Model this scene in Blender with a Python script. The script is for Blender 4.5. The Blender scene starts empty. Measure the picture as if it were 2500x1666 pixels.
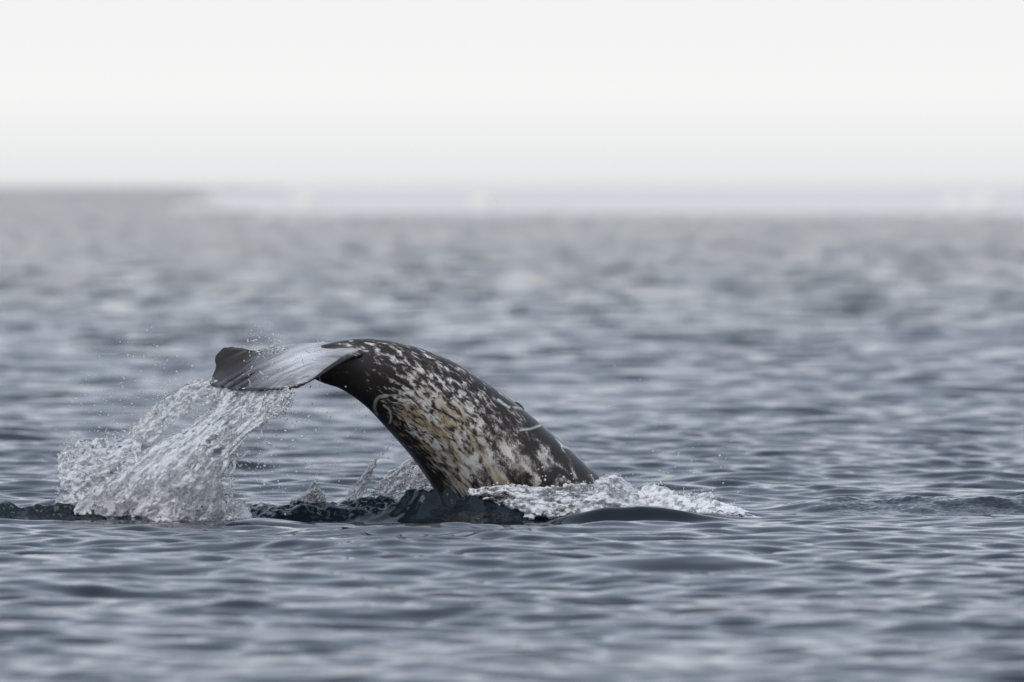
import bpy, math, random
import numpy as np
from mathutils import Vector
R = math.radians
rng = np.random.default_rng(7)
random.seed(7)
sc = bpy.context.scene
COL = sc.collection

# ------------------------------------------------------------------ camera
DIST, CAMZ = 60.0, 1.76                 # metres to the whale, height of eye above the sea
K = 5.4 / 2500.0                        # metres per photo pixel at the whale (400 mm lens, 36 mm sensor)
HORIZON = 450.0
cam = bpy.data.cameras.new('camera')
cam.lens = 400.0; cam.sensor_width = 36.0
cam.clip_start = 0.5; cam.clip_end = 60000
cam.dof.use_dof = True; cam.dof.focus_distance = DIST - 0.1
cam.dof.aperture_fstop = 3.4; cam.dof.aperture_blades = 9
camo = bpy.data.objects.new('camera', cam); COL.objects.link(camo)
camo.location = (0, -DIST, CAMZ)
camo.rotation_euler = (R(90) - math.atan((833 - HORIZON) * K / DIST), 0, 0)
sc.camera = camo

# ------------------------------------------------------------------ sky: overcast over a Nishita sky
w = bpy.data.worlds.new('World'); sc.world = w; w.use_nodes = True
nt = w.node_tree; nt.nodes.clear()
out = nt.nodes.new('ShaderNodeOutputWorld'); bg = nt.nodes.new('ShaderNodeBackground')
sky = nt.nodes.new('ShaderNodeTexSky'); sky.sky_type = 'NISHITA'; sky.sun_disc = False
SUN_EL, SUN_AZ = 52.0, 205.0            # behind thick cloud, at the photographer's back
sky.sun_elevation = R(SUN_EL); sky.sun_rotation = R(SUN_AZ); sky.dust_density = 4.0; sky.air_density = 1.0
tc = nt.nodes.new('ShaderNodeTexCoord'); sep = nt.nodes.new('ShaderNodeSeparateXYZ')
nt.links.new(tc.outputs['Generated'], sep.inputs[0])
ramp = nt.nodes.new('ShaderNodeValToRGB')
r = ramp.color_ramp
for p_, c_ in ((0.0, (.84, .85, .86)), (0.0075, (.985, .985, .98)), (0.02, (.95, .952, .955)), (0.10, (.79, .85, .95)), (0.35, (.535, .625, .79)), (0.8, (.47, .55, .70))):
    e = r.elements.new(p_); e.color = (*c_, 1)
r.elements.remove(r.elements[0]); r.elements.remove(r.elements[-1])
nt.links.new(sep.outputs['Z'], ramp.inputs[0])
scl = nt.nodes.new('ShaderNodeVectorMath'); scl.operation = 'SCALE'; scl.inputs['Scale'].default_value = 10.0
nt.links.new(ramp.outputs[0], scl.inputs[0])
mixw = nt.nodes.new('ShaderNodeMix'); mixw.data_type = 'RGBA'; mixw.inputs['Factor'].default_value = 0.93
nt.links.new(sky.outputs[0], mixw.inputs['A']); nt.links.new(scl.outputs[0], mixw.inputs['B'])
bg.inputs['Strength'].default_value = 0.1
nt.links.new(mixw.outputs['Result'], bg.inputs['Color']); nt.links.new(bg.outputs[0], out.inputs['Surface'])

sun = bpy.data.lights.new('sun', 'SUN'); sun.energy = 1.5; sun.angle = R(45); sun.color = (1, .97, .93)
suno = bpy.data.objects.new('sun', sun); COL.objects.link(suno)
az = R(SUN_AZ); el = R(SUN_EL)
sdir = Vector((math.sin(az) * math.cos(el), math.cos(az) * math.cos(el), math.sin(el)))
suno.rotation_euler = sdir.to_track_quat('Z', 'Y').to_euler(); suno.location = (-4, -8, 10)

sc.view_settings.view_transform = 'Standard'; sc.view_settings.look = 'None'
sc.view_settings.exposure = 0.0; sc.view_settings.gamma = 1.0
sc.render.engine = 'CYCLES'
sc.cycles.use_denoising = True
sc.cycles.max_bounces = 24; sc.cycles.transmission_bounces = 20; sc.cycles.glossy_bounces = 4; sc.cycles.diffuse_bounces = 3
sc.cycles.caustics_reflective = False; sc.cycles.caustics_refractive = True; sc.cycles.blur_glossy = 1.0

# ------------------------------------------------------------------ helpers
def W(px, py, Y=0.0):
    """photo pixel + depth behind the whale's plane -> world point(s)"""
    s = (DIST + np.asarray(Y, float)) / DIST
    return np.stack([(np.asarray(px, float) - 1250) * K * s, np.asarray(Y, float) + 0 * np.asarray(px, float),
                     CAMZ - (np.asarray(py, float) - HORIZON) * K * s], -1)

def hash_(ix, iy, iz, seed):
    h = (ix.astype(np.int64) * 374761393 + iy.astype(np.int64) * 668265263 + iz.astype(np.int64) * 2147483647 + seed * 974634777)
    h = (h ^ (h >> 13)) * 1274126177
    h = h & 0x7fffffff
    h = (h ^ (h >> 16)) & 0xffff
    return h / 65535.0

def noise(x, y, z=0.0, seed=0):
    x, y, z = np.broadcast_arrays(np.asarray(x, float), np.asarray(y, float), np.asarray(z, float))
    ix, iy, iz = np.floor(x), np.floor(y), np.floor(z)
    fx, fy, fz = x - ix, y - iy, z - iz
    fx = fx * fx * (3 - 2 * fx); fy = fy * fy * (3 - 2 * fy); fz = fz * fz * (3 - 2 * fz)
    v = 0
    for a in (0, 1):
        for b in (0, 1):
            for c in (0, 1):
                v = v + hash_(ix + a, iy + b, iz + c, seed) * (fx if a else 1 - fx) * (fy if b else 1 - fy) * (fz if c else 1 - fz)
    return v

def fbm(x, y, z=0.0, seed=0, octv=3):
    v, a, t = 0, 1.0, 0.0
    for o in range(octv):
        v = v + a * noise(np.asarray(x) * 2 ** o, np.asarray(y) * 2 ** o, np.asarray(z) * 2 ** o, seed + o * 17); t += a; a *= .5
    return v / t

def ss(a, b, x):
    t = np.clip((x - a) / (b - a), 0, 1); return t * t * (3 - 2 * t)

def spline(t, ts, vs):
    """Catmull-Rom style cubic (numpy) through (ts, vs)"""
    ts = np.asarray(ts, float); vs = np.asarray(vs, float)
    if vs.ndim == 1: return spline(t, ts, vs[:, None])[..., 0]
    m = np.gradient(vs, ts, axis=0)
    i = np.clip(np.searchsorted(ts, t) - 1, 0, len(ts) - 2)
    h = (ts[i + 1] - ts[i]); u = np.clip((t - ts[i]) / h, 0, 1)[..., None]; h = h[..., None]
    return ((2 * u ** 3 - 3 * u ** 2 + 1) * vs[i] + (u ** 3 - 2 * u ** 2 + u) * h * m[i]
            + (-2 * u ** 3 + 3 * u ** 2) * vs[i + 1] + (u ** 3 - u ** 2) * h * m[i + 1])

def mesh_np(name, v, quads, smooth=True):
    me = bpy.data.meshes.new(name)
    n, f = len(v), len(quads)
    q = np.asarray(quads, np.int32); k = q.shape[1]
    me.vertices.add(n); me.vertices.foreach_set('co', np.asarray(v, np.float32).ravel())
    me.loops.add(f * k); me.loops.foreach_set('vertex_index', q.ravel())
    me.polygons.add(f); me.polygons.foreach_set('loop_start', np.arange(f, dtype=np.int32) * k)
    me.update(calc_edges=True); me.validate()
    if smooth: me.polygons.foreach_set('use_smooth', np.ones(len(me.polygons), bool))
    return me

def grid_quads(nr, nc):
    i = np.arange(nr * nc).reshape(nr, nc)
    return np.stack([i[:-1, :-1], i[:-1, 1:], i[1:, 1:], i[1:, :-1]], -1).reshape(-1, 4)

def obj(name, me, mat, label=None, cat=None, kind=None, group=None, parent=None):
    o = bpy.data.objects.new(name, me); COL.objects.link(o)
    if mat: me.materials.clear(); me.materials.append(mat)
    if label: o['label'] = label
    if cat: o['category'] = cat
    if kind: o['kind'] = kind
    if group: o['group'] = group
    if parent: o.parent = parent
    return o

class NB:
    """tiny node-tree builder"""
    def __init__(s, name):
        s.m = bpy.data.materials.new(name); s.m.use_nodes = True
        s.t = s.m.node_tree; s.t.nodes.clear()
        s.out = s.n('ShaderNodeOutputMaterial')
    def n(s, typ, **kw):
        nd = s.t.nodes.new(typ)
        for k_, v_ in kw.items(): setattr(nd, k_, v_)
        return nd
    def l(s, a, b): s.t.links.new(a, b)
    def math(s, op, a, b=None, clamp=False):
        nd = s.n('ShaderNodeMath', operation=op, use_clamp=clamp)
        for i, q in enumerate((a, b)):
            if q is None: continue
            if isinstance(q, (int, float)): nd.inputs[i].default_value = q
            else: s.l(q, nd.inputs[i])
        return nd.outputs[0]
    def noise(s, vec, scale, detail=3, rough=.55, dist=0.0):
        nd = s.n('ShaderNodeTexNoise'); nd.inputs['Scale'].default_value = scale; nd.inputs['Detail'].default_value = detail
        nd.inputs['Roughness'].default_value = rough; nd.inputs['Distortion'].default_value = dist
        if vec is not None: s.l(vec, nd.inputs['Vector'])
        return nd.outputs['Fac']
    def mixc(s, f, a, b):
        nd = s.n('ShaderNodeMix', data_type='RGBA')
        for nm, q in (('Factor', f), ('A', a), ('B', b)):
            if isinstance(q, tuple): nd.inputs[nm].default_value = (*q, 1)
            elif isinstance(q, (int, float)): nd.inputs[nm].default_value = q
            else: s.l(q, nd.inputs[nm])
        return nd.outputs['Result']
    def step(s, lo, hi, x):
        nd = s.n('ShaderNodeMapRange', interpolation_type='SMOOTHSTEP')
        nd.inputs['From Min'].default_value = lo; nd.inputs['From Max'].default_value = hi
        s.l(x, nd.inputs['Value']); return nd.outputs[0]
    def attr(s, name):
        return s.n('ShaderNodeAttribute', attribute_name=name)
    def bsdf(s, **kw):
        b = s.n('ShaderNodeBsdfPrincipled')
        for k_, v_ in kw.items():
            k_ = k_.replace('_', ' ')
            if isinstance(v_, tuple): b.inputs[k_].default_value = (*v_, 1)
            elif isinstance(v_, (int, float)): b.inputs[k_].default_value = v_
            else: s.l(v_, b.inputs[k_])
        s.l(b.outputs[0], s.out.inputs['Surface']); return b
    def bump(s, h, strength, dist, bsdf):
        nd = s.n('ShaderNodeBump'); nd.inputs['Strength'].default_value = strength; nd.inputs['Distance'].default_value = dist
        s.l(h, nd.inputs['Height']); s.l(nd.outputs[0], bsdf.inputs['Normal'])

# ------------------------------------------------------------------ materials
FAR_TILT = 5.0
b = NB('sea_water'); MAT_SEA = b.m
# small ripples tilt the normal directly; rougher on the open water beyond, and where "chop" says so
geo = b.n('ShaderNodeNewGeometry')
def tilt(scale, vecscale, detail=2):
    mp = b.n('ShaderNodeMapping'); mp.inputs['Scale'].default_value = vecscale; b.l(geo.outputs['Position'], mp.inputs[0])
    nd = b.n('ShaderNodeTexNoise'); nd.inputs['Scale'].default_value = scale; nd.inputs['Detail'].default_value = detail
    b.l(mp.outputs[0], nd.inputs['Vector'])
    v = b.n('ShaderNodeVectorMath', operation='SUBTRACT'); b.l(nd.outputs['Color'], v.inputs[0]); v.inputs[1].default_value = (.5, .5, .5)
    m_ = b.n('ShaderNodeVectorMath', operation='MULTIPLY'); b.l(v.outputs[0], m_.inputs[0]); m_.inputs[1].default_value = (1, 1, 0)
    return m_.outputs[0]
def vscale(v, f):
    nd = b.n('ShaderNodeVectorMath', operation='SCALE'); b.l(v, nd.inputs[0])
    if isinstance(f, (int, float)): nd.inputs['Scale'].default_value = f
    else: b.l(f, nd.inputs['Scale'])
    return nd.outputs[0]
def vadd(u, v):
    nd = b.n('ShaderNodeVectorMath', operation='ADD'); b.l(u, nd.inputs[0]); b.l(v, nd.inputs[1]); return nd.outputs[0]
spp = b.n('ShaderNodeSeparateXYZ'); b.l(geo.outputs['Position'], spp.inputs[0])
open_ = b.step(-5.0, 160.0, spp.outputs['Y'])
mpp = b.n('ShaderNodeMapping'); mpp.inputs['Scale'].default_value = (.45, .05, 1); b.l(geo.outputs['Position'], mpp.inputs[0])
patch = b.noise(mpp.outputs[0], 1.0, 3, .6)
amp = b.math('MULTIPLY', open_, b.math('ADD', .25, b.math('MULTIPLY', b.step(.3, .7, patch), .75)))
nrm = vadd(geo.outputs['Normal'], vscale(tilt(3.2, (.5, 1, 1), 3), b.math('MULTIPLY', amp, FAR_TILT)))
lean = b.n('ShaderNodeCombineXYZ'); lean.inputs['Y'].default_value = -.11       # steeper lee faces of the wind waves
nrm = vadd(nrm, vscale(lean.outputs[0], open_))
nrm = vadd(nrm, vscale(tilt(10., (.55, 1, 1), 2), .05))
nrm = vadd(nrm, vscale(tilt(34., (1, 1, 1), 4), b.math('MULTIPLY', b.attr('chop').outputs['Fac'], 3.2)))
nz = b.n('ShaderNodeVectorMath', operation='NORMALIZE'); b.l(nrm, nz.inputs[0])
pb = b.bsdf(Base_Color=(.008, .014, .019), Roughness=.05, IOR=1.33)
b.l(nz.outputs[0], pb.inputs['Normal'])

def water_mat(name, col, white, rough, bstr, scale=70, wscale=38, lo=.43, hi=.57, flow=None):
    """clear water with aerated white flecks; white = how much of the flecks' light is scattered"""
    global b
    b = NB(name); g_ = b.n('ShaderNodeNewGeometry')
    pos = g_.outputs['Position']
    if flow is not None:                                   # flecks drawn out along the stream
        m1 = b.n('ShaderNodeMapping'); m1.inputs['Rotation'].default_value = (0, R(flow), 0); b.l(pos, m1.inputs[0])
        m2_ = b.n('ShaderNodeMapping'); m2_.inputs['Scale'].default_value = (.33, 1, 1); b.l(m1.outputs[0], m2_.inputs[0])
        pos = m2_.outputs[0]
    broad = b.noise(pos, wscale * .28, 3, .6)
    whit = b.step(lo, hi, b.math('ADD', b.noise(pos, wscale, 4, .65), b.math('MULTIPLY', b.math('SUBTRACT', broad, .5), .9)))
    tr = b.math('SUBTRACT', 1.0, b.math('MULTIPLY', whit, white), True)
    p_ = b.bsdf(Base_Color=col, Roughness=rough, IOR=1.33, Transmission_Weight=tr)
    b.bump(b.noise(g_.outputs['Position'], scale, 3, .6), bstr, .012, p_)
    return b.m
MAT_SPLASH = water_mat('splash_water', (.975, .98, .99), .66, .02, 1.0, 95, 60, .38, .58, 42)
MAT_GLASSY = water_mat('glassy_foam', (.965, .97, .985), .78, .03, .9, 85, 40, .36, .58, 0)
MAT_FOAM = water_mat('foam_water', (.96, .965, .975), .86, .08, .9, 80, 46, .26, .52, 35)
MAT_DROP = water_mat('clear_drop', (.975, .98, .985), .6, .05, .1, 70, 40, .1, .2)

b = NB('snow_ice'); MAT_ICE = b.m
g = b.n('ShaderNodeNewGeometry')
n1 = b.noise(g.outputs['Position'], .01, 4)
b.bsdf(Base_Color=b.mixc(b.step(.35, .65, n1), (.70, .665, .61), (.78, .745, .69)), Roughness=.7)

# whale skin: attributes "skin" = (metres along body, metres round body, 0), "tone" = (lightness bias, blotch size, scar)
b = NB('mottled_skin'); MAT_SKIN = b.m
at = b.attr('skin'); tn = b.attr('tone'); sp = b.n('ShaderNodeSeparateXYZ'); b.l(tn.outputs['Vector'], sp.inputs[0])
bias, blot, scar = sp.outputs
mpa = b.n('ShaderNodeMapping'); mpa.inputs['Scale'].default_value = (.42, 1, 1); mpa.inputs['Rotation'].default_value = (0, 0, R(8)); b.l(at.outputs['Vector'], mpa.inputs[0])
big = b.noise(mpa.outputs[0], 17, 5, .55, .6)
fine = b.noise(mpa.outputs[0], 46, 5, .62, .4)
pat = b.n('ShaderNodeMix', data_type='FLOAT'); b.l(blot, pat.inputs['Factor']); b.l(fine, pat.inputs['A']); b.l(big, pat.inputs['B'])
val = b.math('ADD', pat.outputs['Result'], bias)
tiny = b.noise(mpa.outputs[0], 120, 3, .6)
val = b.math('ADD', val, b.math('MULTIPLY', b.math('SUBTRACT', tiny, .5), .18))
lightf = b.step(.45, .62, val)
tanm = b.step(.42, .62, b.noise(mpa.outputs[0], 9, 3, .5))
sepb = b.n('ShaderNodeSeparateXYZ'); b.l(b.attr('tint').outputs['Vector'], sepb.inputs[0])
tan_amt = b.math('MULTIPLY', tanm, sepb.outputs[0], True)
pale = b.mixc(tan_amt, (.79, .76, .705), (.47, .375, .23))
midt = b.mixc(b.step(.40, .52, val), (.030, .025, .024), (.140, .113, .098))
colr = b.mixc(lightf, midt, pale)
colr = b.mixc(scar, colr, (.72, .70, .66))
pb = b.bsdf(Base_Color=colr, Roughness=.34, IOR=1.38)
b.bump(fine, .12, .004, pb)

# ------------------------------------------------------------------ the sea: one sheet to the horizon, real waves
def wave_set():
    ws = []
    for i in range(90):
        lam = 0.16 * (6.0 / 0.16) ** (rng.random() ** 1.8)
        th = rng.normal(R(-84), R(30))                     # mostly running towards / across the camera
        steep = .028 * (1.0 if lam < .8 else .6 if lam < 1.6 else .4)
        ws.append((2 * math.pi / lam, th, steep * lam / (2 * math.pi), rng.random() * 6.283))
    return ws
WS = wave_set()

# crest heights of the disturbed water round the whale, (photo x, height m) at their depths
def bump_profile(px, pts):
    xs, hs = zip(*pts); return np.interp(px, xs, hs)
def ridge(px, y, yc, hf, front, back):
    d = y - yc
    return hf * np.where(d < 0, np.exp(-(d / front) ** 2), np.exp(-(d / back) ** 2))
def sea_height(x, y, cell=0.0):
    z = np.zeros_like(x)
    for k, th, a, ph in WS:
        lam = 2 * math.pi / k
        att = np.clip((lam / np.maximum(cell, 1e-6) - 2.5) / 3, 0, 1)
        z += a * att * np.sin(k * (math.cos(th) * x + math.sin(th) * y) + ph)
    # patches of calmer and rougher water
    near = (y > -6) & (y < 6) & (np.abs(x) < 8)
    if near.any():
        xx, yy = x[near], y[near]
        px = xx / K + 1250
        zz = z[near]
        calm = 1 - .30 * np.exp(-((yy + .3) / 1.6) ** 2)
        zz = zz * calm
        chop = (fbm(xx * 9, yy * 7, 0, 3, 3) - .5)
        chop2 = (fbm(xx * 15, yy * 10, 0, 9, 2) - .5)
        # left ridge to the shoulder of water by the belly
        h1 = bump_profile(px, [(-400, .05), (0, .068), (150, .070), (300, .062), (600, .062), (700, .065), (800, .072), (900, .088), (1000, .098), (1080, .10), (1140, .075), (1250, .06), (1350, .02), (1450, 0)])
        rl = ridge(px, yy, -.06 + .05 * np.sin(xx * 2.1) + .22 * (fbm(xx * 3.3, 0, 0, 61, 3) - .5), h1, .05 + .13 * fbm(xx * 3.1, 7, 0, 63, 2) ** 1.5, .45)
        zz += rl * (1 + 1.5 * chop + .9 * chop2)
        # low smooth swell in front of the rough ridge
        h6 = bump_profile(px, [(-100, .010), (150, .004), (420, .004), (560, .020), (640, .034), (760, .022), (900, .006), (1050, .016), (1200, .020), (1330, .004), (1500, 0)])
        zz += ridge(px, yy, -.55 + .12 * np.sin(xx * 1.7), h6, .22, .16)
        # smooth hump right in front of the belly
        d2 = ((xx - W(1120, 0)[0]) / .27) ** 2 + ((yy + .20) / .16) ** 2
        zz += .058 * np.exp(-d2)
        # smooth dark dome
        h3 = bump_profile(px, [(1330, 0), (1400, .042), (1480, .080), (1560, .096), (1620, .084), (1700, .042), (1800, .018), (1950, 0)])
        zz += ridge(px, yy, -.33, h3, .08, .22)
        # foam shelf by the body
        h4 = bump_profile(px, [(1150, 0), (1220, .06), (1500, .06), (1650, .05), (1850, 0)])
        zz += ridge(px, yy, .12, h4, .2, .4)
        # right ridge
        h5 = bump_profile(px, [(1850, 0), (1980, .035), (2100, .055), (2250, .075), (2400, .085), (2550, .08), (2800, .05), (3200, .02)])
        zz += ridge(px, yy, .75, h5, .35, .6) * (1 + .45 * chop)
        z[near] = zz
    # long low swell further out
    z += .05 * np.sin((y * .55 + x * .12) * .5) * ss(8, 40, y)
    return z

def rows():
    y = [-60.0, -52, -45, -38, -33, -29, -27]
    def run(to, step):
        while y[-1] < to: y.append(y[-1] + step)
    run(-21, .09); run(-6, .036); run(-1.2, .024); run(1.2, .0105); run(6, .024)
    while y[-1] < 8000:
        d = y[-1] + DIST
        y.append(y[-1] + .026 * max(1.0, (d / 66) ** 2.35))
    return np.array(y)
ys = rows()
uc = np.concatenate([np.arange(-3.3, 3.3, .021), []])
side = []
s_, x_ = .024, 3.3
while x_ < 7: side.append(x_); x_ += s_; s_ *= 1.06; s_ = min(s_, .07)
for f_ in (8, 9.5, 12, 16, 25, 50, 120, 400): side.append(f_)
side = np.array(side)
us = np.concatenate([-side[::-1], uc, side])
YY, UU = np.meshgrid(ys, us, indexing='ij')
wid = np.maximum((YY + DIST) / DIST, .55)
XX = UU * wid
cell = np.gradient(ys)[:, None] + 0 * XX
cell = np.maximum(cell, .03)
ZZ = sea_height(XX.ravel(), YY.ravel(), cell.ravel()).reshape(XX.shape)
sea = obj('sea', mesh_np('sea', np.stack([XX, YY, ZZ], -1).reshape(-1, 3), grid_quads(len(ys), len(us))[:, ::-1] if False else grid_quads(len(ys), len(us))), MAT_SEA, kind='structure')
cp = np.zeros(XX.shape, np.float32)
pxx = XX / K + 1250
cp += ss(1060, 950, pxx) * np.exp(-((YY - .03) / .22) ** 2) * ss(-.22, -.10, YY) * .9
cp += ss(980, 1080, pxx) * ss(1420, 1250, pxx) * np.exp(-((YY + .15) / .2) ** 2) * .22
cp += ss(1900, 2150, pxx) * np.exp(-((YY - .8) / .6) ** 2) * .28
a_ = sea.data.attributes.new('chop', 'FLOAT', 'POINT'); a_.data.foreach_set('value', cp.ravel())
print('sea verts', XX.size)
del XX, YY, ZZ, UU, wid, cell

# ------------------------------------------------------------------ distant sea ice
def far(px, d):                                            # world x at distance d
    return (px - 1250) * K * d / DIST
def ice_sheet():
    ds = np.concatenate([np.linspace(640, 760, 40), np.geomspace(770, 7500, 60)])
    cs = np.linspace(0, 1, 140)
    D, C = np.meshgrid(ds, cs, indexing='ij')
    lp = np.interp(D, [640, 800, 1200, 2000, 4000, 7500], [470, 430, 380, 300, 200, 100])
    lp = lp + 60 * (noise(D * .02, 0, 0, 5) - .5)
    px = lp + (4200 - lp) * C ** 1.3
    X = far(px, D)
    Z = .18 + .25 * fbm(X * .05, D * .03, 0, 11, 3)
    edge = np.minimum(ss(0, 3, np.arange(len(ds)))[:, None] * 1.0 + 0 * X, ss(0, 3, np.arange(140))[None, :] + 0 * X)
    Z = np.where(edge < .01, -.4, Z * (.4 + .6 * edge))
    pyy = HORIZON + CAMZ * DIST / (K * D)                       # broken floes and open leads towards the left end
    lead = fbm(px / 150, pyy / 7, 0, 52, 3) < .18 + .62 * ss(800, 330, px)
    Z = np.where(lead, -.4, Z)
    Yw = D - DIST + 6 * (noise(X * .04, 0, 0, 31) - .5) * (1 - ss(640, 700, D))
    return mesh_np('sea_ice', np.stack([X, Yw, Z], -1).reshape(-1, 3), grid_quads(*D.shape))
obj('sea_ice', ice_sheet(), MAT_ICE, kind='structure')

def ice_block(name, px, d, wdt, hgt, label, seed):
    import bmesh
    bm = bmesh.new(); bmesh.ops.create_icosphere(bm, subdivisions=4, radius=1)
    for v in bm.verts:
        c = np.array(v.co)
        n_ = float(fbm(c[0] * 1.7 + seed, c[1] * 1.7, c[2] * 1.7, seed, 3))
        q = c * (0.65 + .7 * n_)
        v.co = (q[0] * wdt / 2, q[1] * wdt / 2.4, q[2] * hgt)
    me = bpy.data.meshes.new(name); bm.to_mesh(me); bm.free()
    for p in me.polygons: p.use_smooth = False
    o = obj(name, me, MAT_ICE, label, 'ice block', group='ice blocks on the far ice')
    o.location = (far(px, d), d - DIST, .25); return o
ice_block('ice_block', 745, 668, 1.9, .95, 'low pale ice block at the tapering end of the distant ice sheet', 3)
ice_block('ice_block', 1180, 745, 2.0, 1.0, 'single pale ice block on the distant ice above the diving tail', 8)
ice_block('ice_block', 2330, 690, 1.6, .8, 'smaller of two pale ice blocks at the far right of the ice sheet', 14)
ice_block('ice_block', 2400, 700, 2.3, 1.0, 'larger of two pale ice blocks at the far right of the ice sheet', 21)

# ------------------------------------------------------------------ the whale
ST = [  # dorsal px, ventral px, depth of centre m, half width m
    ((700, 872), (690, 900), .05, .03),
    ((760, 850), (735, 912), .02, .05),
    ((815, 836), (790, 936), .00, .075),
    ((865, 828), (825, 947), .01, .095),
    ((915, 827), (852, 962), .03, .115),
    ((970, 836), (880, 982), .06, .135),
    ((1040, 855), (908, 1007), .11, .165),
    ((1110, 885), (942, 1044), .17, .20),
    ((1180, 929), (978, 1084), .23, .235),
    ((1260, 986), (1014, 1128), .30, .275),
    ((1360, 1070), (1050, 1180), .38, .315),
    ((1450, 1150), (1084, 1240), .46, .345),
    ((1530, 1213), (1125, 1310), .54, .365),
    ((1610, 1280), (1175, 1390), .62, .37),
    ((1690, 1350), (1240, 1475), .70, .37)]
tt = np.arange(len(ST), dtype=float)
Dp = np.array([W(s[0][0], s[0][1], s[2]) for s in ST]); Vp = np.array([W(s[1][0], s[1][1], s[2]) for s in ST])
Wd = np.array([s[3] for s in ST])
tq = np.linspace(0, len(ST) - 1, 170)
D_, V_, Wq = spline(tq, tt, Dp), spline(tq, tt, Vp), spline(tq, tt, Wd)
Cn, Tn = (D_ + V_) / 2, (D_ - V_) / 2
Bn = np.array([-.12, .99, 0.0]); Bn /= np.linalg.norm(Bn)
NA = 96
ang = np.linspace(0, 2 * math.pi, NA, endpoint=False)
ca, sa = np.cos(ang), np.sin(ang)
# fuller flanks, a slight keel along back and belly towards the tail
ring = Cn[:, None] + Tn[:, None] * ca[None, :, None] + (Wq[:, None] * np.sign(sa) * np.abs(sa) ** .92)[..., None] * Bn
vb = ring.reshape(-1, 3)
i = np.arange(len(tq) * NA).reshape(len(tq), NA)
qb = np.stack([i[:-1], np.roll(i, -1, 1)[:-1], np.roll(i, -1, 1)[1:], i[1:]], -1).reshape(-1, 4)
nb = len(vb)
vb = np.concatenate([vb, Cn[:1] , Cn[-1:]])
j = np.arange(NA)
cap0 = np.stack([np.full(NA, nb), np.roll(i[0], -1), i[0]], -1); cap1 = np.stack([np.full(NA, nb + 1), i[-1], np.roll(i[-1], -1)], -1)

FL = [  # span position, leading-edge point, trailing-edge point (px, py, depth)
    (-1.0, (742, 940, -.42), (727, 947, -.43)),
    (-.85, (768, 927, -.39), (700, 950, -.40)),
    (-.6, (808, 902, -.29), (645, 953, -.30)),
    (-.3, (858, 874, -.15), (600, 953, -.14)),
    (-.12, (888, 862, -.045), (580, 952, -.05)),
    (0.0, (850, 852, .01), (566, 950, .03)),
    (.3, (775, 849, .14), (535, 946, .17)),
    (.55, (695, 855, .23), (514, 938, .28)),
    (.70, (652, 862, .28), (519, 919, .33)),
    (.85, (618, 858, .31), (527, 894, .35)),
    (.95, (588, 851, .32), (528, 868, .36)),
    (1.0, (562, 848, .335), (547, 849, .36))]
fp = np.array([f[0] for f in FL])
fL = np.array([W(*f[1]) for f in FL]); fT = np.array([W(*f[2]) for f in FL])
def fluke(p, q):
    L, T = spline(p, fp, fL), spline(p, fp, fT)
    P = L + (T - L) * q[..., None]
    camber = .040 * np.sin(math.pi * q ** .8) * (1 - np.abs(p) ** 3)
    P = P + camber[..., None] * np.array([0, -.35, .94])
    return P
def fluke_nrm(p, q):
    e = 1e-3
    a_ = fluke(np.clip(p + e, -1, 1), q) - fluke(np.clip(p - e, -1, 1), q)
    b_ = fluke(p, np.clip(q + e, 0, 1)) - fluke(p, np.clip(q - e, 0, 1))
    n_ = np.cross(b_, a_); n_ /= np.linalg.norm(n_, axis=-1, keepdims=True) + 1e-12
    n_ *= np.where(n_[..., 2:3] < 0, -1, 1)
    return n_
def fluke_thick(p, q):
    prof = np.sqrt(np.clip(q, 0, 1)) * (1 - q) ** .8 * 1.9
    return .0055 + .024 * (1 - np.abs(p) ** 1.5) * prof
NP_, NQ = 180, 90
P_, Q_ = np.meshgrid(np.linspace(-1, 1, NP_), np.linspace(0, 1, NQ), indexing='ij')
mid = fluke(P_, Q_); nr = fluke_nrm(P_, Q_); th = fluke_thick(P_, Q_)[..., None]
up = (mid + nr * th).reshape(-1, 3); lo = (mid - nr * th).reshape(-1, 3)
gq = grid_quads(NP_, NQ); ii = np.arange(NP_ * NQ).reshape(NP_, NQ)
bd = np.concatenate([ii[0, :-1], ii[:-1, -1], ii[-1, :0:-1], ii[:0:-1, 0]])
nfl = NP_ * NQ
wall = np.stack([bd, np.roll(bd, -1), np.roll(bd, -1) + nfl, bd + nfl], -1)
o1 = len(vb)
allv = np.concatenate([vb, up, lo])
faces = [tuple(map(int, f)) for f in qb] + [tuple(map(int, f)) for f in cap0] + [tuple(map(int, f)) for f in cap1]
faces += [tuple(map(int, f + o1)) for f in gq] + [tuple(map(int, f[::-1] + o1 + nfl)) for f in gq] + [tuple(map(int, f + o1)) for f in wall]
# small dorsal-ridge nub on the back
raw = bpy.data.meshes.new('raw'); raw.from_pydata(allv.tolist(), [], faces); raw.update()
import bmesh
bm = bmesh.new(); bm.from_mesh(raw)
nub = bmesh.ops.create_icosphere(bm, subdivisions=3, radius=1)['verts']
nc = W(1268, 992, .31)
for v in nub: v.co = Vector((nc[0] + v.co.x * .028, nc[1] + v.co.y * .012, nc[2] + v.co.z * .016 - v.co.x * .02))
bmesh.ops.recalc_face_normals(bm, faces=bm.faces); bm.to_mesh(raw); bm.free()
tmp = bpy.data.objects.new('tmp', raw); COL.objects.link(tmp)
m = tmp.modifiers.new('r', 'REMESH'); m.mode = 'VOXEL'; m.voxel_size = .0048; m.use_smooth_shade = True
m2 = tmp.modifiers.new('s', 'SMOOTH'); m2.factor = .5; m2.iterations = 4
dg = bpy.context.evaluated_depsgraph_get()
wm = bpy.data.meshes.new_from_object(tmp.evaluated_get(dg), depsgraph=dg); wm.name = 'whale'
bpy.data.objects.remove(tmp); bpy.data.meshes.remove(raw)
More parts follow.
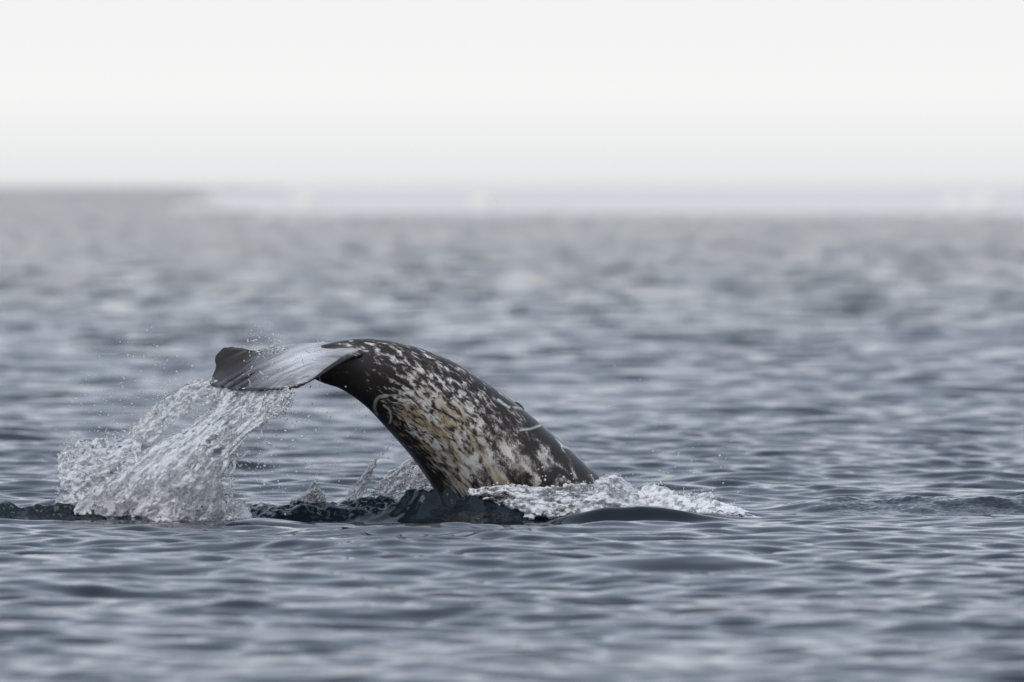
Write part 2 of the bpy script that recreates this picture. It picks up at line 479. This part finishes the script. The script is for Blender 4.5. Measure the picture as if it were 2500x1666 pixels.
wm.polygons.foreach_set('use_smooth', np.ones(len(wm.polygons), bool))
nv = len(wm.vertices); co = np.empty(nv * 3, np.float32); wm.vertices.foreach_get('co', co); co = co.reshape(-1, 3).astype(float)
print('whale verts', nv)
# body coordinates of every vertex
idx = np.empty(nv, int)
for a0 in range(0, nv, 20000):
    d_ = ((co[a0:a0 + 20000, None] - Cn[None]) ** 2).sum(-1); idx[a0:a0 + 20000] = d_.argmin(1)
# refine the pick across the axis with the plane through the station
arc = np.concatenate([[0], np.cumsum(np.linalg.norm(np.diff(Cn, axis=0), axis=1))])
tang = np.gradient(Cn, axis=0); tang /= np.linalg.norm(tang, axis=1, keepdims=True)
rel = co - Cn[idx]
along = (rel * tang[idx]).sum(-1)
sarc = arc[idx] + along
Tl = np.linalg.norm(Tn[idx], axis=1)
vdv = np.clip((rel * Tn[idx]).sum(-1) / Tl ** 2, -1.2, 1.2)          # +1 back, -1 belly
side_ = (rel * Bn).sum(-1)
theta = np.arctan2(np.clip(vdv, -1, 1), -side_ / np.maximum(Wq[idx], .02))
circ = theta * np.maximum(.5 * (Tl + Wq[idx]), .08)
skin = np.stack([sarc * 1.0, circ, np.zeros(nv)], -1)
at_ = wm.attributes.new('skin', 'FLOAT_VECTOR', 'POINT'); at_.data.foreach_set('vector', skin.astype(np.float32).ravel())
s_px = (co[:, 0]) / (K) + 1250; z_px = HORIZON + (CAMZ - co[:, 2]) / K
tpos = tq[idx] + 0.0
big_ = ss(7.5, 11, tpos)
bias_ = -.055 + .075 * ss(-.95, -.45, vdv) * ss(.95, .15, vdv) - .09 * ss(-.5, -.98, vdv) - .03 * ss(.55, .95, vdv)
bias_ += -.17 * ss(6.4, 4.6, tpos) * ss(.62, .25, vdv) - .03 * ss(5, 3, tpos)  # dark tail skin, with the shade under the near fluke lobe painted in
bias_ += -.03 * ss(8, 10, tpos)
bias_ += .04 * ss(.3, -.3, vdv) * ss(6, 8, tpos)
bias_ += -.22 * ss(2.6, 1.6, tpos)
# pale scars, as strokes in body position
def stroke(pts, wd):
    d = np.full(nv, 9e9)
    for (x0, y0), (x1, y1) in zip(pts[:-1], pts[1:]):
        dx, dy = x1 - x0, y1 - y0; L2 = dx * dx + dy * dy
        t_ = np.clip(((s_px - x0) * dx + (z_px - y0) * dy) / L2, 0, 1)
        d = np.minimum(d, np.hypot(s_px - x0 - t_ * dx, z_px - y0 - t_ * dy))
    return ss(wd, wd * .35, d + 1.5 * (noise(s_px * .2, z_px * .2, 0, 4) - .5))
scar_ = np.zeros(nv)
for pts, wd, a in (([(919, 1014), (914, 1000), (916, 980), (924, 970), (945, 966)], 6, .8), ([(945, 966), (975, 964), (983, 975), (994, 1003)], 3.2, .45),
                   ([(937, 990), (950, 1000), (955, 1018), (951, 1034)], 4, .75), ([(1108, 968), (1130, 990), (1152, 1008), (1168, 1014)], 3.2, .7),
                   ([(1270, 1052), (1295, 1049), (1320, 1041)], 4, .7), ([(1216, 978), (1230, 988), (1243, 996)], 5, .8),
                   ([(1372, 1092), (1395, 1100), (1410, 1116), (1440, 1142)], 3.4, .8), ([(1258, 996), (1272, 1000)], 4, .6), ([(1122, 956), (1134, 962)], 8, .7)):
    scar_ = np.maximum(scar_, a * stroke(pts, wd * .9))
scar_ *= (side_ < .02) * (.45 + .7 * fbm(s_px * .12, z_px * .12, 0, 44, 2))
tone = np.stack([bias_, big_, scar_], -1)
at_ = wm.attributes.new('tone', 'FLOAT_VECTOR', 'POINT'); at_.data.foreach_set('vector', tone.astype(np.float32).ravel())
tint = np.stack([ss(.75, .1, vdv) * ss(13, 10, tpos) * ss(4, 6, tpos), 0 * vdv, 0 * vdv], -1)
at_ = wm.attributes.new('tint', 'FLOAT_VECTOR', 'POINT'); at_.data.foreach_set('vector', tint.astype(np.float32).ravel())
whale = obj('narwhal', wm, MAT_SKIN, 'mottled brown and cream whale diving with arched back and raised tail flukes', 'whale')

# ------------------------------------------------------------------ thrown water: points -> liquid surface
def biggest_piece(me):
    bm = bmesh.new(); bm.from_mesh(me); seen = set(); best = []
    for v in bm.verts:
        if v in seen: continue
        comp, stack = [], [v]; seen.add(v)
        while stack:
            q = stack.pop(); comp.append(q)
            for e in q.link_edges:
                o_ = e.other_vert(q)
                if o_ not in seen: seen.add(o_); stack.append(o_)
        if len(comp) > len(best): best = comp
    keep = set(best)
    bmesh.ops.delete(bm, geom=[v for v in bm.verts if v not in keep], context='VERTS'); bm.to_mesh(me); bm.free()
def liquid(name, pts, rad, voxel, mat, label, cat='splash', smooth=2, kind=None, group=None, one=False):
    me = bpy.data.meshes.new(name + '_points'); me.vertices.add(len(pts)); me.vertices.foreach_set('co', np.asarray(pts, np.float32).ravel())
    a = me.attributes.new('rad', 'FLOAT', 'POINT'); a.data.foreach_set('value', np.asarray(rad, np.float32))
    o = bpy.data.objects.new('tmp', me); COL.objects.link(o)
    ng = bpy.data.node_groups.new('liquid', 'GeometryNodeTree')
    ng.interface.new_socket('Geometry', in_out='INPUT', socket_type='NodeSocketGeometry')
    ng.interface.new_socket('Geometry', in_out='OUTPUT', socket_type='NodeSocketGeometry')
    gi, go = ng.nodes.new('NodeGroupInput'), ng.nodes.new('NodeGroupOutput')
    m2p, p2v, v2m = ng.nodes.new('GeometryNodeMeshToPoints'), ng.nodes.new('GeometryNodePointsToVolume'), ng.nodes.new('GeometryNodeVolumeToMesh')
    na = ng.nodes.new('GeometryNodeInputNamedAttribute'); na.data_type = 'FLOAT'; na.inputs['Name'].default_value = 'rad'
    p2v.resolution_mode = 'VOXEL_SIZE'; p2v.inputs['Voxel Size'].default_value = voxel
    v2m.resolution_mode = 'GRID'; v2m.inputs['Threshold'].default_value = .15
    L = ng.links.new
    L(gi.outputs[0], m2p.inputs[0]); L(m2p.outputs[0], p2v.inputs['Points']); L(na.outputs[0], p2v.inputs['Radius'])
    L(p2v.outputs[0], v2m.inputs[0]); L(v2m.outputs[0], go.inputs[0])
    md = o.modifiers.new('liquid', 'NODES'); md.node_group = ng
    if smooth:
        s = o.modifiers.new('s', 'SMOOTH'); s.factor = .5; s.iterations = smooth
    dg = bpy.context.evaluated_depsgraph_get(); dg.update()
    r_ = bpy.data.meshes.new_from_object(o.evaluated_get(dg), depsgraph=dg)
    bpy.data.objects.remove(o); bpy.data.meshes.remove(me)
    if one: biggest_piece(r_)
    r_.name = name; r_.polygons.foreach_set('use_smooth', np.ones(len(r_.polygons), bool))
    print(name, len(pts), 'points ->', len(r_.polygons), 'faces')
    return obj(name, r_, mat, label, cat, kind=kind, group=group)

def sheet(ctrl, n, seed, streak=(26, 5), thin=.42, r0=.0062, wob=.012, frayed=.10):
    """ctrl[flow row][column] of (px, py, depth): a thrown curtain of water, torn into strands"""
    C = np.array([[W(*c) for c in row] for row in ctrl])
    nrow, ncol = C.shape[:2]
    g = np.random.default_rng(seed)
    a, bb = g.random(n), g.random(n)
    byrow = np.stack([spline(bb * (nrow - 1), np.arange(nrow), C[:, j_]) for j_ in range(ncol)], 1)   # n, ncol, 3
    t_ = a * (ncol - 1); i_ = np.clip(t_.astype(int), 0, ncol - 2); f_ = (t_ - i_)[:, None]
    P = byrow[np.arange(n), i_] * (1 - f_) + byrow[np.arange(n), i_ + 1] * f_
    warp = (fbm(a * 6, bb * 6, 0, seed + 2, 2) - .5) * .35
    st = fbm((a + warp * .25) * streak[0], (bb + warp) * streak[1], 0, seed, 3)
    rd = 1 - np.abs(2 * st - 1) * 2.2                                        # ridged: strands
    cell_ = fbm((a + warp) * streak[0] * 1.3, (bb + warp * .6) * streak[0] * .8, 3, seed + 5, 2)
    rd2 = 1 - np.abs(2 * cell_ - 1) * 2.4
    dens = .55 * np.maximum(rd, rd2) + .45 * st
    dens = dens + .42 * (fbm(a * 9 + warp, bb * 7 + warp, 9, seed + 13, 2) - .5)
    edge = np.minimum(np.minimum(a, 1 - a) / (frayed * (.4 + 1.2 * noise(bb * 14, a * 2, 0, seed + 15))), 1)
    keep = dens > thin + .32 * (1 - edge) - .08 * ss(.5, 1, bb)
    P = P + wob * np.stack([fbm(a * 20, bb * 14, 5 * k_, seed + 7 + k_, 3) - .5 for k_ in range(3)], -1) * np.array([1.4, 5, 1.4])
    r_ = r0 * (.55 + .75 * np.clip(np.maximum(rd, rd2), 0, 1) + .25 * g.random(n))
    return P[keep], r_[keep]

def strand(pts, r0, r1, n, seed, beads=.5):
    P = np.array([W(*p) for p in pts]); t = np.linspace(0, len(pts) - 1, n)
    g = np.random.default_rng(seed)
    X = spline(t, np.arange(len(pts)), P) + (np.stack([fbm(t * 2.2, k_ * 3.0, 0, seed + k_, 2) for k_ in range(3)], -1) - .5) * .022
    u = t / t[-1]
    r_ = (r0 + (r1 - r0) * u) * (1 - beads * .5 + beads * noise(t * 5, 0, 0, seed + 9))
    return X, r_

def cloud(pts_r, n, seed, r=(.003, .007)):
    """loose drops scattered round given (px, py, depth, spread px)"""
    g = np.random.default_rng(seed); P = []
    c = np.array(pts_r); k_ = g.integers(0, len(c), n)
    q = c[k_]
    px = q[:, 0] + g.normal(0, 1, n) * q[:, 3]; py = q[:, 1] + g.normal(0, 1, n) * q[:, 3]
    Y = q[:, 2] + g.normal(0, .10, n)
    return W(px, py, Y), r[0] + (r[1] - r[0]) * g.random(n) ** 3

P, Rr = [], []
def add(pr): P.append(pr[0]); Rr.append(pr[1])
# front curtain off the near part of the trailing edge
add(sheet([[(520, 935, .22), (570, 950, .05), (625, 952, -.18), (690, 950, -.36), (716, 948, -.40)],
           [(522, 985, .12), (556, 990, -.02), (600, 985, -.22), (675, 980, -.38), (708, 974, -.43)],
           [(462, 1036, .06), (505, 1034, -.08), (555, 1025, -.28), (640, 1014, -.42), (694, 1004, -.46)],
           [(372, 1090, .0), (425, 1090, -.16), (490, 1085, -.32), (572, 1078, -.42), (606, 1070, -.44)],
           [(240, 1180, -.05), (340, 1165, -.20), (440, 1160, -.34), (520, 1150, -.38), (552, 1145, -.40)],
           [(165, 1255, -.05), (290, 1258, -.18), (410, 1266, -.28), (500, 1266, -.30), (552, 1262, -.30)]], 120000, 11, (26, 10), .55, r0=.0056, wob=.016, frayed=.2))
# second, deeper curtain
add(sheet([[(516, 930, .30), (520, 938, .28), (560, 950, .1), (600, 953, -.05)],
           [(520, 985, .30), (530, 988, .28), (555, 993, .12), (590, 1000, -.02)],
           [(450, 1050, .34), (465, 1052, .30), (500, 1060, .14), (545, 1060, 0)],
           [(360, 1096, .34), (385, 1110, .30), (440, 1120, .16), (540, 1115, .02)],
           [(210, 1110, .30), (290, 1180, .26), (410, 1185, .14), (545, 1180, .02)],
           [(135, 1235, .18), (250, 1245, .20), (400, 1250, .10), (575, 1245, .0)]], 95000, 23, (22, 8), .63, r0=.0056, wob=.016, frayed=.15))
# upper arc with its crown on the left
add(sheet([[(519, 922, .30), (545, 948, .20), (600, 953, .05)], [(455, 940, .36), (480, 966, .32), (512, 990, .2)], [(388, 985, .40), (410, 1004, .36), (432, 1020, .32)],
           [(326, 1038, .40), (345, 1064, .36), (372, 1085, .33)]], 24000, 31, (8, 14), .45, frayed=.3))
add(sheet([[(335, 1030, .40), (345, 1120, .30), (330, 1200, .15), (300, 1255, .05)], [(270, 1070, .36), (275, 1130, .26), (260, 1195, .12), (240, 1255, .04)],
           [(190, 1068, .30), (200, 1135, .22), (195, 1200, .10), (180, 1252, .02)], [(143, 1112, .26), (145, 1160, .18), (152, 1200, .10), (125, 1245, .02)]], 42000, 37, (20, 10), .57, r0=.0056))
# ragged right-hand strands
for k_, (pts, r0, r1) in enumerate([
        ([(700, 955, -.42), (690, 985, -.44), (700, 1010, -.45)], .006, .008), ([(660, 985, -.42), (675, 1012, -.44), (660, 1018, -.44), (645, 1030, -.45)], .007, .009),
        ([(625, 1020, -.42), (640, 1055, -.43), (650, 1078, -.43), (662, 1090, -.43)], .0035, .006), ([(585, 1010, -.40), (583, 1060, -.40), (582, 1105, -.40), (588, 1118, -.4)], .010, .006),
        ([(545, 1120, -.40), (565, 1124, -.4), (585, 1118, -.4), (612, 1106, -.4)], .004, .006), ([(575, 1125, -.40), (562, 1160, -.40), (565, 1195, -.38), (550, 1250, -.33)], .008, .006),
        ([(540, 1085, -.40), (560, 1082, -.4), (580, 1080, -.4)], .005, .005), ([(560, 1060, -.4), (557, 1080, -.4), (562, 1095, -.4)], .005, .004),
        ([(716, 948, -.42), (703, 960, -.43), (712, 975, -.43)], .004, .005), ([(480, 985, .1), (484, 1008, .1), (492, 1018, .1)], .004, .003),
        ([(415, 1010, .34), (420, 1020, .34), (418, 1025, .34)], .004, .004), ([(190, 1070, .3), (187, 1060, .3), (182, 1052, .3)], .004, .003),
        ([(263, 1072, .36), (262, 1058, .36), (258, 1048, .36)], .004, .003), ([(330, 1100, 0), (345, 1180, -.1), (330, 1258, -.15)], .008, .006),
        ([(420, 1110, -.2), (428, 1180, -.28), (424, 1262, -.3)], .008, .006)]):
    add(strand(pts, r0, r1, 160, 100 + k_))
gl = np.random.default_rng(404)
def fringe(path, n, ang, L, r, seed):
    pp = np.array(path, float)
    for q in range(n):
        u = gl.random() * (len(pp) - 1); i0 = int(u); c = pp[i0] + (pp[min(i0 + 1, len(pp) - 1)] - pp[i0]) * (u - i0)
        a_ = R(ang + 28 * gl.normal()); l_ = L[0] + (L[1] - L[0]) * gl.random() ** 2
        k1 = 4 * gl.normal()
        e1 = (c[0] + l_ * .5 * math.cos(a_) + k1, c[1] + l_ * .5 * math.sin(a_), c[2]); e2 = (c[0] + l_ * math.cos(a_), c[1] + l_ * math.sin(a_), c[2] + .03 * gl.normal())
        X_, r_ = strand([(c[0] - 5 * math.cos(a_), c[1] - 5 * math.sin(a_), c[2]), e1, e2], r, r * .55, 36, seed + q, .7)
        if gl.random() < .5: r_[-2:] = r * 1.25                 # bead at the tip
        add((X_, r_))
fringe([(705, 955, -.42), (700, 985, -.44), (670, 1005, -.44), (620, 1040, -.43), (585, 1085, -.42), (560, 1140, -.40), (556, 1200, -.36), (556, 1245, -.32)], 70, 40, (8, 40), .0042, 1300)
fringe([(470, 975, .3), (430, 1000, .34), (400, 1025, .35), (380, 1060, .34)], 22, 65, (6, 24), .0036, 1400)
fringe([(520, 1000, .05), (470, 1030, .05), (420, 1060, .02), (380, 1085, 0)], 20, 235, (5, 18), .0034, 1450)
fringe([(515, 928, .3), (450, 942, .36), (388, 985, .4), (330, 1040, .4), (260, 1072, .36), (190, 1068, .3), (145, 1110, .26), (138, 1160, .18), (140, 1215, .1)], 60, 225, (4, 18), .0036, 1500)
fringe([(640, 985, -.42), (660, 1000, -.43), (690, 990, -.44)], 14, 75, (12, 36), .0048, 1600)
# crinkled foot along the sea surface
add(sheet([[(140, 1225, .12), (250, 1235, 0), (400, 1245, -.2), (560, 1240, -.25)], [(118, 1262, .1), (250, 1272, -.05), (400, 1276, -.3), (590, 1268, -.32)]], 16000, 41, (40, 4), .47, wob=.02))
add(sheet([[(560, 1225, -.1), (590, 1222, -.12), (606, 1238, -.1)], [(556, 1266, -.2), (590, 1268, -.25), (614, 1266, -.2)]], 2600, 43, (10, 4), .40, wob=.01))
add(cloud([(300, 1180, .05, 70), (450, 1190, -.2, 70), (560, 1130, -.35, 35), (650, 1010, -.42, 30), (200, 1090, .28, 25), (380, 1010, .35, 25)], 1000, 51, (.0022, .006)))
liquid('tail_splash', np.concatenate(P), np.concatenate(Rr), .0038, MAT_SPLASH, 'big curtain of clear white water pouring off the raised tail flukes into the sea', smooth=1)

# thin fan of water behind the belly
P, Rr = [], []
g = np.random.default_rng(77)
for k_ in range(46):
    x0 = 885 + 165 * g.random(); y0 = 1212
    L_ = (30 + 75 * g.random()) * (.45 + .55 * (x0 - 885) / 165)
    u0 = g.random() * .7; u1 = min(1, u0 + .15 + .25 * g.random())
    dx, dy = .62 + .1 * g.normal(), -.8
    D0 = .55 + .15 * g.random()
    f = lambda u: (x0 + dx * L_ * 1.3 * u, y0 + dy * L_ * 1.3 * u, D0)
    add(strand([f(u0), f((u0 + u1) / 2), f(u1)], .0046, .0032, 50, 300 + k_))
add(sheet([[(880, 1222, .6), (960, 1222, .62), (1060, 1215, .65)], [(925, 1170, .62), (990, 1165, .64), (1045, 1170, .66)], [(985, 1130, .64), (1005, 1122, .65), (1015, 1128, .66)]], 9000, 91, (14, 3), .66, r0=.0042, wob=.008))
liquid('fan_splash', np.concatenate(P), np.concatenate(Rr), .0034, MAT_FOAM, 'thin streaked fan of spray rising behind the whale belly')
# narrow leaning spout left of it
P, Rr = [], []
for k_ in range(60):
    u = g.random(); wv = 1 - u * .85
    x0 = 836 + 62 * u + 34 * wv * g.random() * (1 if g.random() < .75 else 1.2); y0 = 1224 - 84 * u ** 1.05
    L_ = 14 + 26 * g.random()
    add(strand([(x0, y0 + 8, .36), (x0 + .35 * L_, y0 + 8 - .5 * L_, .36 + .02 * g.normal()), (x0 + .62 * L_, y0 + 8 - .9 * L_, .37)], .0068 * (.6 + .5 * wv), .0042, 40, 900 + k_))
add(strand([(842, 1228, .35), (862, 1192, .36), (886, 1160, .37), (903, 1138, .38)], .009, .0045, 200, 6))
add(strand([(866, 1226, .34), (874, 1195, .34), (888, 1180, .34)], .008, .004, 90, 7))
add(cloud([(850, 1205, .36, 10), (875, 1172, .36, 9)], 60, 97, (.003, .006)))
liquid('spout_splash', np.concatenate(P), np.concatenate(Rr), .0042, MAT_FOAM, 'narrow leaning spout of white spray with a trail of drops', one=True)
P, Rr = [], []
add(strand([(700, 1240, .15), (738, 1222, .15), (757, 1195, .16), (768, 1172, .17)], .010, .004, 160, 8)); add(strand([(768, 1185, .16), (782, 1205, .15), (796, 1230, .15)], .004, .006, 90, 9))
for k_ in range(120):
    u = g.random(); x0 = 706 + 80 * u; top = np.interp(x0, [700, 740, 765, 790], [1236, 1212, 1180, 1222])
    y0 = 1236 + (top - 1236) * g.random(); L_ = 8 + 18 * g.random()
    add(strand([(x0, y0, .15), (x0 + .3 * L_, y0 - .45 * L_, .15 + .03 * g.normal()), (x0 + .5 * L_, y0 - .7 * L_, .16)], .0070, .0042, 30, 1000 + k_))
add(cloud([(745, 1222, .15, 14), (770, 1215, .15, 10)], 60, 98, (.003, .006)))
liquid('small_splash', np.concatenate(P), np.concatenate(Rr), .0042, MAT_FOAM, 'small pointed splash of white water on the dark ridge beside the leaning spout', one=True)

# foam and broken water where the body enters the sea
P, Rr = [], []
add(sheet([[(1135, 1196, -.02), (1220, 1188, -.02), (1330, 1190, .0), (1440, 1186, .04), (1490, 1160, .06), (1545, 1188, .12)],
           [(1150, 1215, -.06), (1240, 1212, -.08), (1340, 1212, -.08), (1440, 1210, -.04), (1510, 1200, .02), (1560, 1210, .10)],
           [(1190, 1240, -.08), (1270, 1238, -.13), (1350, 1238, -.14), (1440, 1235, -.12), (1520, 1232, -.06), (1580, 1232, .06)],
           [(1240, 1262, -.10), (1300, 1262, -.16), (1360, 1262, -.18), (1430, 1258, -.16), (1520, 1255, -.10), (1600, 1250, .0)]], 60000, 61, (46, 12), .44, r0=.0052, wob=.030, frayed=.06))
add(cloud([(1230, 1200, -.02, 22), (1330, 1195, -.02, 22), (1430, 1195, .02, 22), (1500, 1180, .05, 18)], 320, 62, (.003, .008)))
liquid('waterline_foam', np.concatenate(P), np.concatenate(Rr), .0040, MAT_GLASSY, 'band of glassy bubbling foam along the mottled flank at the waterline', 'foam')
P, Rr = [], []
add(sheet([[(1478, 1172, .30), (1500, 1168, .30), (1545, 1190, .32)], [(1470, 1205, .22), (1510, 1200, .22), (1565, 1205, .25)], [(1465, 1235, .15), (1520, 1232, .15), (1580, 1235, .2)]], 9000, 63, (10, 6), .38, r0=.0055))
add(sheet([[(1565, 1195, .25), (1600, 1183, .25), (1640, 1200, .25), (1690, 1218, .25), (1722, 1206, .25), (1735, 1204, .25), (1740, 1225, .25), (1800, 1240, .25), (1850, 1264, .25)],
           [(1560, 1225, .20), (1600, 1215, .20), (1650, 1222, .20), (1690, 1230, .2), (1720, 1228, .2), (1745, 1234, .2), (1765, 1240, .2), (1805, 1250, .2), (1860, 1266, .2)],
           [(1560, 1255, .10), (1600, 1255, .1), (1650, 1256, .1), (1700, 1257, .1), (1730, 1258, .1), (1755, 1260, .1), (1790, 1262, .1), (1820, 1266, .1), (1880, 1270, .1)]], 26000, 65, (40, 5), .40, r0=.0055, wob=.014, frayed=.04))
for k_ in range(30):
    x0 = 1560 + 240 * g.random(); y0 = np.interp(x0, [1560, 1600, 1690, 1725, 1745, 1800], [1200, 1190, 1222, 1208, 1228, 1245])
    hgt = 8 + 22 * g.random() ** 2
    add(strand([(x0, y0 + 8, .22), (x0 + 2, y0 - hgt * .5, .22), (x0 + 5 + 4 * g.normal(), y0 - hgt, .22)], .0048, .0025, 24, 500 + k_))
add(cloud([(1620, 1195, .22, 18), (1730, 1205, .22, 14), (1800, 1235, .22, 16), (1500, 1178, .25, 14)], 120, 66, (.0025, .005)))
liquid('crest_splash', np.concatenate(P), np.concatenate(Rr), .0044, MAT_FOAM, 'ragged white crest of spray trailing off where the back meets the sea')

# film of water sheeting over the flukes
P_, Q_ = np.meshgrid(np.linspace(-.97, .62, 330), np.linspace(.045, 1.0, 240), indexing='ij')
base = fluke(P_, Q_); nn = fluke_nrm(P_, Q_); tk = fluke_thick(P_, Q_)
st = fbm(P_ * 13 + 1.2 * fbm(P_ * 4, Q_ * 3, 0, 79, 2), Q_ * 3 + .8 * P_, 0, 71, 3); st2 = fbm(P_ * 60, Q_ * 9, 0, 72, 2)
film = ss(.0, .10, Q_) * .005 + .0028 * (st - .3) + .0010 * (st2 - .5) + .005
cover = st * .75 + st2 * .25 + .26 + .2 - .45 * ss(.34, .58, P_) - .48 * ss(665, 575, base[..., 0] / K + 1250 + 130 * (st - .5)) * ss(-.75, -.35, P_) - .5 * ss(835, 915, base[..., 0] / K + 1250)
topv = base + nn * (tk + film)[..., None]; botv = base + nn * (tk * .3)[..., None]
gq = grid_quads(*P_.shape)
keepf = (cover.ravel()[gq].mean(1) > .46)
gq = gq[keepf]
fv = np.concatenate([topv.reshape(-1, 3), botv.reshape(-1, 3)])
e_ = np.concatenate([gq[:, [0, 1]], gq[:, [1, 2]], gq[:, [2, 3]], gq[:, [3, 0]]])
key = np.sort(e_, 1); kk = key[:, 0].astype(np.int64) * 10 ** 7 + key[:, 1]
un, inv, cnt = np.unique(kk, return_inverse=True, return_counts=True)
be = e_[cnt[inv] == 1]; nF = P_.size
wl = np.stack([be[:, 1], be[:, 0], be[:, 0] + nF, be[:, 1] + nF], -1)
fm = mesh_np('water_film', fv, np.concatenate([gq, gq[:, ::-1] + nF, wl]))
bm = bmesh.new(); bm.from_mesh(fm)
bmesh.ops.delete(bm, geom=[v for v in bm.verts if not v.link_faces], context='VERTS')
bmesh.ops.recalc_face_normals(bm, faces=bm.faces); bm.to_mesh(fm); bm.free()
fa = np.concatenate([(.46 + (fbm(P_ * 15 + 1.5 * fbm(P_ * 4, Q_ * 3, 0, 79, 2), Q_ * 3.5 + P_, 0, 75, 4) - .5) * .9 + .6 * np.exp(-((P_ + .25) / .3) ** 2 - ((Q_ - .45) / .25) ** 2)) .clip(0, 1).ravel() * ss(590, 735, (base[..., 0] / K + 1250 + 120 * (st - .5))).ravel()] * 2)
used = np.zeros(2 * nF, bool); used[np.unique(np.concatenate([gq.ravel(), gq.ravel() + nF]))] = True
a_ = fm.attributes.new('foam', 'FLOAT', 'POINT'); a_.data.foreach_set('value', np.clip(fa[used], 0, 1).astype(np.float32))
b = NB('film_water'); MAT_FILM = b.m
p_ = b.bsdf(Base_Color=(.90, .90, .92), Roughness=.08, IOR=1.33, Transmission_Weight=b.math('SUBTRACT', .97, b.math('MULTIPLY', b.attr('foam').outputs['Fac'], .70)))
b.bump(b.noise(b.n('ShaderNodeNewGeometry').outputs['Position'], 55, 3, .6), .5, .01, p_)
obj('water_film', fm, MAT_FILM, 'pale streaked film of water sheeting over the top of the tail flukes', 'water')

# net of strands and drops dancing on the flukes
P, Rr = [], []
g = np.random.default_rng(5)
for k_ in range(34):
    x0, y0 = 600 + 190 * g.random(), 0
    y0 = np.interp(x0, [600, 700, 800], [925, 900, 880]) + 22 * g.normal()
    a_ = g.random() * 6.28; L_ = 10 + 22 * g.random(); Y0 = -.30 + .25 * g.random()
    add(strand([(x0, y0, Y0), (x0 + .5 * L_ * math.cos(a_) + 3, y0 + .5 * L_ * math.sin(a_), Y0 - .02), (x0 + L_ * math.cos(a_), y0 + L_ * math.sin(a_), Y0)], .0038, .003, 40, 700 + k_))
for k_ in range(26):
    x0 = 640 + 130 * g.random(); hgt = 5 + 12 * g.random() ** 2
    y0 = np.interp(x0, [640, 700, 770], [864, 856, 848])
    add(strand([(x0, y0 + 4, .12), (x0 + 1, y0 - hgt / 2, .12), (x0 + 3 * g.normal(), y0 - hgt, .12)], .0036, .0024, 20, 800 + k_))
liquid('spray_net', np.concatenate(P), np.concatenate(Rr), .0040, MAT_FOAM, 'net of fine water strands and beads dancing on the tail flukes', 'spray', kind='stuff')

# flying drops
def drops():
    pr = [cloud([(640, 830, .05, 22), (620, 850, .05, 14), (665, 845, .05, 16)], 90, 201, (.0020, .0042)),
          cloud([(330, 960, .3, 60), (400, 930, .3, 50), (250, 1010, .3, 50), (210, 960, .3, 30)], 130, 202, (.0020, .0046)),
          cloud([(700, 1060, -.35, 60), (640, 1160, -.3, 50), (740, 1010, -.35, 50), (620, 1110, -.35, 30)], 190, 203, (.0020, .0056)),
          cloud([(790, 1150, .2, 50), (760, 1180, .2, 30), (880, 1020, .2, 60), (960, 1070, .4, 40)], 120, 204, (.0020, .0044)),
          (W(903 + 62 * np.linspace(0, 1, 14), 1136 - 60 * np.linspace(0, 1, 14), .38) + rng.normal(0, .006, (14, 3)), np.linspace(.0046, .0026, 14)),
          cloud([(1550, 1150, .2, 60), (1640, 1160, .2, 60), (1440, 1010, .3, 90), (1780, 1180, .2, 50)], 60, 205, (.0020, .0042))]
    return np.concatenate([p for p, _ in pr]), np.concatenate([q for _, q in pr])
dp, dr = drops()
ok = dp[:, 2] > .02
dp, dr = dp[ok], dr[ok]
bm = bmesh.new(); bmesh.ops.create_icosphere(bm, subdivisions=2, radius=1)
iv = np.array([v.co[:] for v in bm.verts]); it = np.array([[v.index for v in f.verts] for f in bm.faces]); bm.free()
strch = 1 + .5 * rng.random((len(dp), 1, 3))
dv = dp[:, None] + iv[None] * dr[:, None, None] * strch
df = it[None] + (np.arange(len(dp)) * len(iv))[:, None, None]
obj('water_drops', mesh_np('water_drops', dv.reshape(-1, 3), df.reshape(-1, 3)), MAT_DROP, 'fine clear drops of spray flying round the tail and body', 'drops', kind='stuff')
